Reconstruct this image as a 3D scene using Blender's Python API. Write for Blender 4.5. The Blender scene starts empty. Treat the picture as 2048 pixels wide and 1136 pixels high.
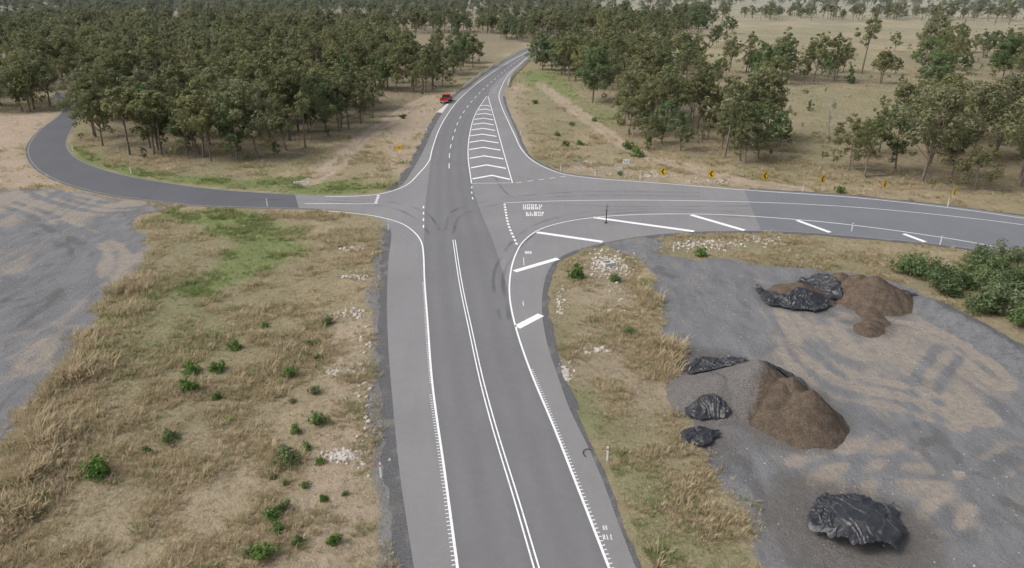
import bpy, math, random
import numpy as np
from mathutils import Vector, geometry, noise as mnoise
random.seed(7); rng=np.random.default_rng(7)
S=bpy.context.scene
# ---------------------------------------------------------------- survey
CAMH=26.0; PITCH=math.radians(23.5); F=1400.0
cp,sp=math.cos(PITCH),math.sin(PITCH)
def P(u,v):
    "ground-plane coordinates (metres) recovered from a measured photo point"
    dx=(u-1024)/F; dy=(568-v)/F
    dz=-sp+dy*cp; t=CAMH/(-dz)
    return (t*dx, t*(cp+dy*sp))
def PW(l): return np.array([P(*p) for p in l])
def cat(pts,step=1.0,closed=False):
    p=np.array(pts,float); n=len(p); out=[]
    segs=n if closed else n-1
    for i in range(segs):
        if closed: a,b,c,d=p[(i-1)%n],p[i],p[(i+1)%n],p[(i+2)%n]
        else: a,b,c,d=p[max(i-1,0)],p[i],p[i+1],p[min(i+2,n-1)]
        L=np.linalg.norm(c-b); k=max(1,min(14,int(L/step)))
        ta=max(np.linalg.norm(b-a),1e-6)**.5; tb=max(L,1e-6)**.5; tc=max(np.linalg.norm(d-c),1e-6)**.5
        m1=(c-b)+tb*((b-a)/ta-(c-a)/(ta+tb)) if ta>1e-2 else (c-b)
        m2=(c-b)+tb*((d-c)/tc-(d-b)/(tb+tc)) if tc>1e-2 else (c-b)
        for j in range(k):
            t=j/k; t2=t*t;t3=t2*t
            out.append((2*t3-3*t2+1)*b+(t3-2*t2+t)*m1+(-2*t3+3*t2)*c+(t3-t2)*m2)
    if not closed: out.append(p[-1])
    return np.array(out)
def resample(p,n=None,step=None):
    d=np.r_[0,np.cumsum(np.linalg.norm(np.diff(p,axis=0),axis=1))]
    if n is None: n=max(2,int(d[-1]/step)+1)
    s=np.linspace(0,d[-1],n)
    return np.c_[np.interp(s,d,p[:,0]),np.interp(s,d,p[:,1])]
def sdist(poly,X):
    poly=np.asarray(poly); d=np.full(len(X),1e18); ins=np.zeros(len(X),bool)
    for i in range(len(poly)):
        a=poly[i]; b=poly[(i+1)%len(poly)]; ab=b-a; l=ab@ab
        if l<1e-9: continue
        t=np.clip(((X-a)@ab)/l,0,1); q=X-a-t[:,None]*ab
        d=np.minimum(d,(q*q).sum(1))
        c=((a[1]>X[:,1])!=(b[1]>X[:,1]))
        if abs(ab[1])>1e-9:
            xi=a[0]+(X[:,1]-a[1])*ab[0]/ab[1]; ins^=(c&(X[:,0]<xi))
    d=np.sqrt(d); return np.where(ins,d,-d)
def ldist(line,X):
    d=np.full(len(X),1e18)
    for i in range(len(line)-1):
        a=line[i]; ab=line[i+1]-a; l=ab@ab+1e-9
        t=np.clip(((X-a)@ab)/l,0,1); q=X-a-t[:,None]*ab
        d=np.minimum(d,(q*q).sum(1))
    return np.sqrt(d)
def sm(a,b,x): 
    t=np.clip((x-a)/(b-a),0,1); return t*t*(3-2*t)
def vnoise(X,s,seed=0):
    x=X[:,0]/s+seed*17.3; y=X[:,1]/s+seed*9.1
    xi=np.floor(x).astype(np.int64); yi=np.floor(y).astype(np.int64); fx=x-xi; fy=y-yi
    def h(a,b):
        n=(a*374761393+b*668265263+seed*1442695)&0x7fffffff
        n=((n^(n>>13))*1274126177)&0x7fffffff
        return ((n^(n>>16))&0xffff)/65535.0
    fx=fx*fx*(3-2*fx); fy=fy*fy*(3-2*fy)
    return (h(xi,yi)*(1-fx)+h(xi+1,yi)*fx)*(1-fy)+(h(xi,yi+1)*(1-fx)+h(xi+1,yi+1)*fx)*fy
def fbm(X,s,seed=0,o=3):
    r=0;a=1;t=0
    for i in range(o): r=r+a*vnoise(X,s/2**i,seed+i); t+=a; a*=.5
    return r/t
# ---------------------------------------------------------------- materials
def new_mat(name):
    m=bpy.data.materials.new(name); m.use_nodes=True
    nt=m.node_tree; b=nt.nodes['Principled BSDF']; b.inputs['Specular IOR Level'].default_value=.2
    return m,nt,b
class N:
    def __init__(s,nt): s.nt=nt
    def node(s,t,**k):
        n=s.nt.nodes.new(t)
        for a,b in k.items(): setattr(n,a,b)
        return n
    def pos(s):
        if not hasattr(s,'_p'): s._p=s.node('ShaderNodeNewGeometry').outputs['Position']
        return s._p
    def obj(s): return s.node('ShaderNodeTexCoord').outputs['Object']
    def lk(s,a,b): s.nt.links.new(a,b)
    def noise(s,scale,detail=3,vec=None,rough=.55,stretch=None):
        n=s.node('ShaderNodeTexNoise'); n.inputs['Scale'].default_value=scale
        n.inputs['Detail'].default_value=detail; n.inputs['Roughness'].default_value=rough
        v=vec or s.pos()
        if stretch:
            m=s.node('ShaderNodeMapping'); m.inputs['Scale'].default_value=stretch[:3]
            if len(stretch)>3: m.inputs['Rotation'].default_value=(0,0,stretch[3])
            s.lk(v,m.inputs[0]); v=m.outputs[0]
        s.lk(v,n.inputs['Vector']); return n.outputs['Fac']
    def ramp(s,f,a,b,lo=0,hi=1):
        n=s.node('ShaderNodeMapRange'); n.inputs[1].default_value=a; n.inputs[2].default_value=b
        n.inputs[3].default_value=lo; n.inputs[4].default_value=hi; n.interpolation_type='SMOOTHSTEP'
        s.lk(f,n.inputs[0]); return n.outputs[0]
    def math(s,op,a,b=None):
        n=s.node('ShaderNodeMath',operation=op)
        for i,x in enumerate((a,b)):
            if x is None: continue
            if isinstance(x,(int,float)): n.inputs[i].default_value=x
            else: s.lk(x,n.inputs[i])
        return n.outputs[0]
    def mix(s,f,a,b,mode='MIX'):
        n=s.node('ShaderNodeMix',data_type='RGBA',blend_type=mode)
        for i,x in ((0,f),(6,a),(7,b)):
            if isinstance(x,(int,float)): n.inputs[i].default_value=x
            elif isinstance(x,tuple): n.inputs[i].default_value=(*x,1)
            else: s.lk(x,n.inputs[i])
        return n.outputs[2]
    def attr(s,name): return s.node('ShaderNodeAttribute',attribute_name=name).outputs['Fac']
    def bump(s,h,b,strength=.5,dist=.05):
        n=s.node('ShaderNodeBump'); n.inputs['Strength'].default_value=strength; n.inputs['Distance'].default_value=dist
        s.lk(h,n.inputs['Height']); s.lk(n.outputs[0],b.inputs['Normal'])
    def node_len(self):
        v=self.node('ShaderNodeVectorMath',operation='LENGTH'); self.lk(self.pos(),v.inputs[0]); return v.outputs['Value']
haze_tint=lambda n_,c,s=.5: n_.mix(n_.ramp(n_.node_len(),130,1150,0,s),c,(.30,.335,.34))  # aerial haze painted into the base colour, stronger with distance from the origin
def simple(name,col,rough=.6,metal=0,var=.15,sc=6):
    m,nt,b=new_mat(name); n=N(nt)
    f=n.noise(sc,3,n.obj()); c=n.mix(f,tuple(x*(1-var) for x in col),tuple(min(1,x*(1+var)) for x in col))
    n.lk(c,b.inputs['Base Color']); b.inputs['Roughness'].default_value=rough; b.inputs['Metallic'].default_value=metal
    return m
def asphalt(name,col,lanes=False,sc=1.0):
    m,nt,b=new_mat(name); n=N(nt)
    big=n.noise(.12,3); st=n.noise(1.1,3,stretch=(1,.06,1,.1)); fine=n.noise(14,4,rough=.8); fine2=n.noise(55,2,rough=.8)
    c=n.mix(n.ramp(big,.3,.7),tuple(x*.87 for x in col),tuple(x*1.1 for x in col))
    c=n.mix(n.ramp(st,.3,.75,0,.32),c,tuple(x*.72 for x in col))
    if lanes:
        uv=n.node('ShaderNodeUVMap'); sx=n.node('ShaderNodeSeparateXYZ'); n.lk(uv.outputs[0],sx.inputs[0])
        w=n.math('COSINE',n.math('MULTIPLY',sx.outputs[0],2*math.pi*4))
        w=n.math('ADD',w,n.math('MULTIPLY',n.math('SUBTRACT',big,.5),1.5))
        c=n.mix(n.ramp(w,-1.2,1.2,.0,.5),c,tuple(x*.68 for x in col))
    blot=n.noise(1.7,4,rough=.7)
    c=n.mix(n.ramp(blot,.35,.75,0,.28),c,tuple(x*1.3 for x in col))
    c=n.mix(n.ramp(n.noise(.6,5,rough=.7),.55,.75,0,.3),c,tuple(x*.7 for x in col))
    c=n.mix(n.ramp(fine,.3,.7,.0,.5),c,tuple(x*.72 for x in col))
    c=n.mix(n.ramp(fine2,.35,.7,.0,.6),c,tuple(min(1,x*1.45) for x in col))
    n.lk(c,b.inputs['Base Color']); b.inputs['Roughness'].default_value=.9
    n.bump(fine2,b,.4,.02)
    return m
def obj_from(name,verts,faces,mat=None,smooth=False,parent=None,loc=None):
    me=bpy.data.meshes.new(name); me.from_pydata([tuple(map(float,v)) for v in verts],[],faces)
    mats=mat if isinstance(mat,list) else ([mat] if mat else [])
    for m in mats: me.materials.append(m)
    if smooth: me.polygons.foreach_set('use_smooth',[True]*len(me.polygons))
    me.update(); o=bpy.data.objects.new(name,me); S.collection.objects.link(o)
    if parent: o.parent=parent
    if loc is not None: o.location=loc
    return o
# ---------------------------------------------------------------- outlines
LE=[(828,1136),(800,950),(785,800),(776,680),(774,600),(777,520),(783,458)]
OUT=[(828,1136),(800,950),(785,800),(776,680),(774,600),(777,520),(782,462),(772,446),(740,431),(690,422),(640,418),
 (600,417),(500,415),(400,411),(300,401),(200,386),(120,363),(75,338),(56,308),(60,285),(85,255),(112,235),(128,216),(128,204),(100,190),
 (130,184),(158,200),(163,215),(158,232),(146,255),(134,280),(137,300),(160,320),(220,343),(300,360),(430,378),(540,386),(650,391),(740,389),
 (785,381),(806,368),(822,345),(838,318),(852,290),(866,258),(882,230),(902,203),(930,176),(975,143),(1020,115),(1056,97),(1095,84),(1150,76),
 (1152,81),(1104,91),(1070,104),(1056,120),(1040,135),(1024,152),(1012,170),(1006,192),(1011,214),(1022,240),(1034,268),(1044,293),(1060,315),(1090,333),(1130,347),
 (1200,356),(1300,363),(1400,371),(1500,379),(1600,385),(1700,392),(1800,402),(1900,413),(2048,433),(2400,485),
 (2400,585),(2048,516),(1950,499),(1850,486),(1750,477),(1650,468),(1560,463),(1480,462),(1390,464),(1290,472),(1205,487),(1150,501),(1115,518),(1098,538),(1089,565),(1084,600),(1087,650),(1098,700),(1115,750),(1140,820),(1172,885),(1205,960),(1240,1055),(1272,1136)]
OW=PW(OUT)
d0=OW[0]-OW[1]; d1=OW[-1]-OW[-2]
tail=[OW[-1]+d1/np.linalg.norm(d1)*28, OW[0]+d0/np.linalg.norm(d0)*28]
ROADRAW=np.vstack([OW,tail])
ROAD=np.vstack([cat(OW,1.2),tail])
LEW=cat(PW(LE),2)
G1=PW([(-900,390),(60,374),(130,380),(250,400),(330,413),(290,430),(262,445),(295,470),(275,540),(205,600),(180,650),(135,735),(55,825),(0,905),(-90,1136),(-900,1136)])
G2=PW([(-500,225),(112,226),(85,255),(60,285),(52,310),(75,340),(120,368),(0,376),(-500,385)])
YARD=PW([(1205,484),(1290,470),(1322,468),(1316,490),(1340,508),(1400,516),(1500,520),(1600,533),(1700,540),(1790,558),(1850,588),(1900,613),(1965,650),(2048,712),(2300,850),(2700,1300),(1640,1300),(1545,1136),(1500,1060),(1465,985),(1410,920),(1380,850),(1370,780),(1350,710),(1335,640),(1312,590),(1300,545),(1262,512),(1230,500)])
DIRT=[(PW([(770,255),(830,215),(905,182),(928,178),(890,225),(862,262),(835,305),(815,350),(790,345),(760,320)]),.75,1.5),
 (PW([(660,640),(742,640),(748,800),(742,1000),(760,1136),(620,1136),(590,1000),(620,800)]),.6,1.5),
 (PW([(300,900),(600,760),(640,900),(560,1136),(100,1136)]),.3,2.5),
 (PW([(1015,165),(1050,165),(1045,200),(1040,240),(1060,290),(1040,290),(1010,215)]),.6,1.5),
 (PW([(1110,345),(1130,330),(1250,330),(1400,352),(1560,372),(1600,384),(1400,370),(1200,356)]),.45,1.),
 (PW([(1130,700),(1180,640),(1260,690),(1330,760),(1370,850),(1240,800),(1140,760)]),.5,1.),
 (PW([(1180,520),(1290,540),(1310,620),(1200,640),(1120,600)]),.35,1.)]
TAN=[(PW([(1620,650),(1850,625),(2030,715),(2060,810),(1900,850),(1740,770)]),.85),
 (PW([(1430,850),(1560,880),(1830,925),(1850,1000),(1560,965),(1430,905)]),1.),
 (PW([(1370,670),(1480,640),(1720,700),(1800,790),(1690,830),(1500,760),(1390,760)]),.6),
 (PW([(1520,600),(1640,620),(1760,640),(1780,690),(1600,690)]),.5),
 (PW([(0,690),(120,640),(180,640),(100,720),(0,770)]),1.1),
 (PW([(200,480),(290,460),(275,550),(205,600),(150,590)]),.9),
 (PW([(-300,380),(130,372),(320,408),(200,430),(60,450),(-300,440)]),1.),
 (PW([(-300,500),(60,480),(110,520),(40,560),(-300,580)]),.7)]
TL=[([(1540,610),(1570,660),(1600,720),(1680,780),(1790,800),(1900,840)],1.2),([(1560,600),(1590,650),(1640,720),(1720,760),(1810,780),(1960,830)],1.1),
 ([(1850,860),(1780,890),(1740,960),(1760,1040),(1850,1100)],-.8),([(1480,930),(1600,1000),(1620,960),(1700,930),(1900,940),(2050,1000)],-.8),([(1660,660),(1700,700),(1780,690),(1750,650),(1690,640)],1.),
 ([(1330,540),(1420,560),(1500,600),(1540,680)],-.8),([(60,450),(160,500),(140,580),(20,680)],-.9),([(120,440),(230,500),(200,580),(60,720)],1.),([(30,360),(120,400),(230,420),(330,410)],-.9),([(80,330),(130,380),(220,402)],-.9),([(1880,1040),(1950,960),(2040,900)],1.),
 ([(1260,490),(1330,560),(1420,640),(1500,690)],-.7),([(1900,700),(1850,780),(1880,900),(1990,1000),(2100,1060)],-.8),([(1350,520),(1500,560),(1700,620),(1900,680),(2000,760)],1.),([(1450,900),(1500,1000),(1580,1100)],-.8),([(-100,600),(60,600),(120,520),(100,440),(0,400)],-.8)]
TL=[(cat(PW(l),1),w) for l,w in TL]
GREEN=[(PW([(340,425),(470,416),(560,450),(620,490),(470,570),(370,610),(350,590),(440,530),(470,490)]),1.),
 (PW([(140,290),(170,305),(240,330),(330,345),(450,350),(600,352),(700,360),(790,374),(740,390),(640,390),(430,379),(300,360),(200,340),(145,322)]),1.),
 (PW([(1130,770),(1200,790),(1290,900),(1370,1000),(1480,1136),(1280,1136),(1190,920),(1150,850)]),.5),
 (PW([(1040,140),(1120,140),(1160,200),(1110,200),(1050,170)]),.9),
 (PW([(200,590),(400,560),(450,700),(250,760),(180,700)]),.3),
 (PW([(-300,285),(60,285),(50,310),(0,335),(-300,345)]),.9),
 (PW([(1120,200),(1230,215),(1260,260),(1180,250)]),.5)]
FOREST=np.vstack([PW([(192,282),(215,300),(300,328),(420,328),(560,322),(610,314),(690,268),(740,240),(790,222),(860,188),(905,163),(950,138),(1000,112),(1042,94),(1056,84)]),
  np.array([(40,430),(60,600),(110,1000),(220,2600),(-2400,2600),(-1100,700),(-420,260)]),PW([(-200,215),(0,228),(105,222),(110,205),(60,180),(160,184),(172,215),(172,240),(180,262)])])
RP=[(PW([(1068,108),(1100,96),(1240,92),(1300,120),(1400,125),(1400,165),(1250,172),(1235,205),(1190,195),(1140,165),(1072,128)]),6.),
 (PW([(1238,210),(1330,205),(1400,235),(1500,258),(1570,285),(1580,335),(1500,330),(1400,314),(1300,303),(1238,285)]),4.6),
 (PW([(1660,330),(1700,300),(1800,280),(2048,268),(2400,280),(2400,410),(2048,388),(1880,380),(1690,356)]),6.2),
 (PW([(1430,145),(1500,138),(1650,142),(1800,148),(1800,172),(1600,170),(1430,168)]),6.8),
 (PW([(1790,110),(1950,100),(2400,100),(2400,225),(2048,185),(1950,150),(1830,155)]),12.),
 (PW([(1060,52),(1300,46),(1400,52),(1400,66),(1300,82),(1110,82)]),8.),
 (PW([(1500,30),(1700,32),(2500,36),(2500,46),(1700,44),(1500,40)]),12.)]
TRK=[cat(PW([(612,364),(660,335),(700,300),(735,270),(772,245),(800,222),(860,190)]),2),cat(PW([(1075,165),(1110,190),(1180,240),(1260,295),(1350,328),(1450,352),(1600,380)]),2)]
PILES=[(P(1510,785),3.9),(P(1580,825),3.6),(P(1440,795),3.),(P(1740,592),4.),(P(1670,572),3.4),(P(1600,595),3.),(P(1745,645),2.),(P(1705,1058),4.),(P(1400,870),1.8),(P(1430,740),3.)]
def masks(X):
    nz=fbm(X,3.0,3)-.5; nz2=fbm(X,9.0,5)-.5
    rd=sdist(ROADRAW,X)
    g=sm(-.9,.9,sdist(G1,X)+nz*3); y=sm(-.8,.8,sdist(YARD,X)+nz*2.5)
    gravel=np.maximum(g,y)
    gravel=np.maximum(gravel,.62*sm(2.3,1.2,ldist(LEW,X)+nz*2))
    dirt=sm(-1.5,1.5,sdist(G2,X)+nz*3)
    for p,w,s_ in DIRT: dirt=np.maximum(dirt,w*sm(-s_,s_,sdist(p,X)+nz*4))
    for t in TRK:
        dd=ldist(t,X); dirt=np.maximum(dirt,1.1*sm(2.1,1.1,dd+nz*1.4)*(1-.45*sm(.6,.1,dd)))
    tan=np.zeros(len(X))
    for p,w in TAN: tan=np.maximum(tan,w*sm(-3.5,3.5,sdist(p,X)+nz*9+nz2*5))
    for l,w in TL: 
        dd=ldist(l,X); tan=tan+w*.7*sm(.62,.12,np.abs(dd-.8)+nz*.5)*sm(.3,.5,nz2+.5)
    green=np.zeros(len(X))
    for p,w in GREEN: green=np.maximum(green,w*sm(-1.5,1.5,sdist(p,X)+nz*5))
    lit=sm(-3,3,sdist(FOREST,X)+nz2*8)
    for p,_ in RP[:5]: lit=np.maximum(lit,.8*sm(-3,3,sdist(p,X)+nz2*8))
    st=np.zeros(len(X))
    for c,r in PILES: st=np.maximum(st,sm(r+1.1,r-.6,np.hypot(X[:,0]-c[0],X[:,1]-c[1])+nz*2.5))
    return dict(rd=rd,gravel=gravel,dirt=np.clip(dirt,0,1)*(1-gravel),tan=tan,green=green*(1-gravel)*(1-.5*np.clip(dirt,0,1)),litter=lit*(1-gravel),stain=st)
def height(X,rd=None,grav=None):
    if rd is None:
        m=masks(X); rd=m['rd']; grav=m['gravel']
    off=sm(1.5,7,-rd)*np.where(rd<0,1,0)
    h=(fbm(X,9,11,3)-.5)*.7*(1-.85*grav)+(fbm(X,1.6,21,2)-.5)*.18*(1-.5*grav)
    return -.02+off*(h-.12)
def axis(lo,hi,st,far0,far1):
    a=list(np.arange(lo,hi,st)); s=st; x=a[-1]
    while x<far1: s*=1.12; x+=s; a.append(x)
    s=st; x=lo; b=[]
    while x>far0: s*=1.12; x-=s; b.append(x)
    return np.array(b[::-1]+a)
xs=axis(-105,100,.42,-5000,5000); ys=axis(16,130,.38,-300,7000)
XX,YY=np.meshgrid(xs,ys); X=np.c_[XX.ravel(),YY.ravel()]
mk=masks(X); Z=height(X,mk['rd'],mk['gravel'])
nx,ny=len(xs),len(ys)
me=bpy.data.meshes.new('ground'); me.vertices.add(nx*ny); me.vertices.foreach_set('co',np.c_[X,Z].astype(np.float32).ravel())
i=np.arange(nx*ny).reshape(ny,nx); q=np.stack([i[:-1,:-1],i[:-1,1:],i[1:,1:],i[1:,:-1]],-1).reshape(-1,4)
me.loops.add(q.size); me.loops.foreach_set('vertex_index',q.ravel().astype(np.int32)); me.polygons.add(len(q))
me.polygons.foreach_set('loop_start',np.arange(0,q.size,4).astype(np.int32)); me.polygons.foreach_set('use_smooth',[True]*len(q))
me.update(calc_edges=True)
for k in ('gravel','dirt','tan','green','litter','stain'):
    a=me.attributes.new(k,'FLOAT','POINT'); a.data.foreach_set('value',mk[k].astype(np.float32))
m,nt,b=new_mat('ground_mat'); n=N(nt)
n1=n.noise(.35,5); n2=n.noise(1.6,5,rough=.65); n3=n.noise(9,4,rough=.7); n4=n.noise(.06,4)
c=n.mix(n.ramp(n1,.3,.7),(.30,.245,.155),(.37,.305,.195))
c=n.mix(n.ramp(n2,.45,.7,0,.7),c,(.22,.175,.11))
c=n.mix(n.ramp(n4,.40,.62,0,.55),c,(.195,.185,.10))
c=n.mix(n.ramp(n.noise(.018,4),.42,.58,0,.5),c,(.185,.18,.105))
c=n.mix(n.math('MULTIPLY',n.attr('litter'),n.ramp(n2,.2,.7,.4,.85)),c,(.19,.155,.105))
c=n.mix(n.math('MULTIPLY',n.attr('green'),n.ramp(n2,.25,.6,.35,.95)),c,(.15,.195,.065))
dc=n.mix(n.ramp(n2,.3,.7),(.44,.35,.27),(.33,.255,.19))
c=n.mix(n.math('MULTIPLY',n.attr('dirt'),n.ramp(n1,.3,.6,.6,1)),c,dc)
gs=n.noise(.8,6,rough=.7,stretch=(1,.35,1,.5)); gs2=n.noise(.35,5,stretch=(1,.5,1,-.7),rough=.6); gs3=n.noise(3.2,5,rough=.75)
gc=n.mix(n.ramp(gs,.3,.7),(.155,.159,.168),(.225,.229,.238))
gc=n.mix(n.ramp(gs2,.52,.72,0,.5),gc,(.27,.25,.22))
gc=n.mix(n.ramp(n.noise(.3,5,stretch=(1,.5,1,1.2),rough=.65),.52,.68,0,.6),gc,(.115,.116,.12))
tn=n.mix(n.ramp(n2,.3,.7),(.41,.345,.27),(.30,.26,.215))
tf=n.math('ADD',n.attr('tan'),n.math('ADD',n.math('MULTIPLY',n.math('SUBTRACT',gs,.5),.9),n.math('ADD',n.math('MULTIPLY',n.math('SUBTRACT',gs2,.5),1.7),n.math('MULTIPLY',n.math('SUBTRACT',gs3,.5),.8))))
gc=n.mix(n.ramp(tf,.42,1.05,0,.8),gc,tn)
gc=n.mix(n.ramp(tf,-.2,-.75,0,.6),gc,(.095,.094,.095))
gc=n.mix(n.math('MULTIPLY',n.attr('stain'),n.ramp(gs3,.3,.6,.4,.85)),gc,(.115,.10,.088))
gc=n.mix(n.ramp(gs3,.5,.75,0,.3),gc,(.11,.108,.105))
gc=n.mix(n.ramp(n.noise(22,3,rough=.8),.42,.68,0,.5),gc,(.11,.11,.11))
gc=n.mix(n.ramp(n.noise(31,2,rough=.8),.55,.75,0,.4),gc,(.42,.41,.39))
ga=n.math('ADD',n.attr('gravel'),n.math('MULTIPLY',n.math('SUBTRACT',n3,.5),.9))
c=n.mix(n.ramp(ga,.35,.65),c,gc)
c=n.mix(n.ramp(n3,.35,.75,0,.4),c,n.mix(.5,c,(.12,.10,.065)))
c=n.mix(n.ramp(n.noise(40,2,rough=.8),.5,.8,0,.35),c,(.5,.45,.36))
c=haze_tint(n,c,.35)
n.lk(c,b.inputs['Base Color']); b.inputs['Roughness'].default_value=.95; b.inputs['Specular IOR Level'].default_value=.05
n.bump(n.math('ADD',n3,n.math('MULTIPLY',gs3,2)),b,.9,.12)
me.materials.append(m); g=bpy.data.objects.new('ground',me); S.collection.objects.link(g)
# ---------------------------------------------------------------- sheets
def sheet(name,poly,z,mat):
    vs=[Vector((p[0],p[1],0)) for p in poly]; tr=geometry.tessellate_polygon([vs])
    fs=[]
    for t in tr:
        a,b_,c_=[vs[k] for k in t]
        fs.append(tuple(t) if (b_-a).cross(c_-a).z>0 else tuple(t[::-1]))
    return obj_from(name,[(p[0],p[1],z) for p in poly],fs,mat)
def offs(p,w):
    t=np.gradient(p,axis=0); t/=np.linalg.norm(t,axis=1)[:,None]+1e-9
    return p+np.c_[-t[:,1],t[:,0]]*np.asarray(w).reshape(-1,1)
def ribbon_data(p,w,z):
    a=offs(p,-w/2); b_=offs(p,w/2); k=len(p)
    return [(*q,z) for q in a]+[(*q,z) for q in b_],[(j,j+1,k+j+1,k+j) for j in range(k-1)]
A_BASE=asphalt('asphalt_light',(.190,.184,.182)); A_LANE=asphalt('asphalt_lane',(.148,.145,.147),True)
A_EAST=asphalt('asphalt_chipseal',(.14,.145,.153)); A_WEST=asphalt('asphalt_old',(.092,.093,.100))
mg,nt,b=new_mat('shoulder_gravel'); n=N(nt)
c=n.mix(n.ramp(n.noise(9,4,rough=.8),.3,.7),(.06,.06,.062),(.15,.15,.15)); c=n.mix(n.ramp(n.noise(.6,4),.5,.75,0,.6),c,(.24,.21,.17))
n.lk(c,b.inputs['Base Color']); b.inputs['Roughness'].default_value=.95; n.bump(n.noise(30,2),b,.8,.05)
V=[];Fc=[]
def add(vf):
    o=len(V); V.extend(vf[0]); Fc.extend([tuple(k+o for k in f) for f in vf[1]])
def shoulder(px,w,ext=False,w2=None):
    p=PW(px)
    if ext: p=np.vstack([p[0]+(p[0]-p[1])/np.linalg.norm(p[0]-p[1])*25,p])
    p=resample(cat(p,1.0),step=.25); nz=fbm(p,1.5,4,4)
    a=offs(p,w*(.5+1.0*nz)); b_=offs(p,-.3*np.sign(w)); k=len(p); up=w>0
    z=.003
    vs=[(*q,z) for q in a]+[(*q,z) for q in b_]
    fs=[(k+j,k+j+1,j+1,j) for j in range(k-1)] if up else [(j,j+1,k+j+1,k+j) for j in range(k-1)]
    add((vs,fs))
shoulder(LE,.8,True)
shoulder([(783,381),(806,368),(822,345),(838,318),(852,290),(866,258),(882,230),(902,203),(930,176)],1.1)
shoulder([(1140,820),(1115,750),(1098,700),(1087,650),(1084,600),(1089,565),(1098,538),(1115,518),(1150,501),(1205,487)],-.6)
shoulder([(1290,472),(1390,464),(1480,462),(1560,463),(1650,468),(1750,477),(1850,486),(1950,499),(2048,516)],-.7)
shoulder([(1272,1136),(1240,1055),(1205,960),(1172,885),(1140,820)],-.3,True)
shoulder([(1500,379),(1600,385),(1700,392),(1800,402),(1900,413),(2048,433)],.7)
shoulder([(1006,192),(1011,214),(1022,240),(1034,268),(1044,293),(1060,315),(1090,333),(1130,347),(1200,356)],.45)
shoulder([(640,418),(600,417),(500,415),(400,411),(300,401),(200,386),(120,363),(75,338),(56,308),(60,285),(85,255)],-.4)
obj_from('road_shoulder',V,Fc,mg)
sheet('road',ROAD,.012,A_BASE)
def closed(px): return resample(np.vstack([cat(PW(px[0]),1),cat(PW(px[1]),1)]),step=1.0)
E=closed([[(1488,379.5),(1600,386.2),(1700,393.2),(1800,403.2),(1900,414.4),(2048,435),(2390,485)],[(2390,582),(2048,514),(1950,497.5),(1850,484.5),(1750,475.5),(1650,466.6),(1560,461.5),(1522,460.5)]])
sheet('side_road_surface',E,.016,A_EAST)
W=closed([[(598,416),(500,413.8),(400,410),(300,400),(200,385),(121,362),(77,337),(58,308),(62,285),(87,255),(114,235),(130,217),(130,204),(102,190.5)],
 [(130,184.5),(156,200.5),(161,215),(156,232),(144,255),(132,280),(135,300.5),(159,321),(220,344),(300,361),(430,379),(540,387),(590,389.5)]])
sheet('side_road_surface',W,.016,A_WEST)
# lane ribbon
Lb=[(915,1136),(890,950),(865,770),(855,640),(848,560),(848,480),(850,420),(856,365),(864,310),(877,262),(893,232),(913,205),(943,176),(985,145),(1030,117),(1062,100)]
Rb=[(1218,1136),(1165,1000),(1110,860),(1062,740),(1033,650),(1010,560),(985,480),(960,420),(943,367),(937,310),(939,270),(951,230),(973,195),(985,170),(1010,148),(1035,128),(1055,112),(1066,103)]
def ext0(p,L=26): return np.vstack([p[0]+(p[0]-p[1])/np.linalg.norm(p[0]-p[1])*L,p])
la=resample(cat(ext0(PW(Lb)),1),n=260); ra=resample(cat(ext0(PW(Rb)),1),n=260)
ra2=np.c_[np.interp(la[:,1],ra[:,1],ra[:,0]),la[:,1]]
la2=la.copy()
vs=[];fs=[];uv=[]
NS=8
for j in range(260):
    for s_ in range(NS+1): t=s_/NS; p=la2[j]*(1-t)+ra2[j]*t; vs.append((p[0],p[1],.016)); uv.append((t,j/260))
for j in range(259):
    for s_ in range(NS): a=j*(NS+1)+s_; fs.append((a,a+1,a+NS+2,a+NS+1))
lo=obj_from('lane_surface',vs,fs,A_LANE)
ul=lo.data.uv_layers.new(name='UVMap')
for l in lo.data.loops: ul.data[l.index].uv=uv[l.vertex_index]
# tyre-darkened turning paths through the junction
mt_,nt,b=new_mat('tyre_film'); n=N(nt); b.inputs['Base Color'].default_value=(.07,.07,.072,1); b.inputs['Roughness'].default_value=.85
n.lk(n.ramp(n.noise(.35,3,rough=.5),.3,.75,0,.3),b.inputs['Alpha'])
V=[];Fc=[]
for px,w in [([(1500,425),(1300,418),(1150,428),(1060,455),(990,540),(1000,640)],.35),([(1500,436),(1300,424),(1160,436),(1080,462),(1010,540),(1018,640)],.35),([(905,470),(925,430),(1000,408),(1150,392),(1400,393)],.35),([(890,460),(910,420),(1000,398),(1150,384),(1400,385)],.35),([(860,470),(835,440),(780,415),(650,402),(500,398)],.35),([(880,460),(850,425),(780,404),(650,397)],.3),([(1500,412),(1200,412),(1040,400),(985,350)],.3)]:
    p=resample(cat(PW(px),.8),step=.8); add(ribbon_data(p,w,.0185+.0004*len(V)/200))
obj_from('tyre_marks',V,Fc,mt_)
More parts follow.
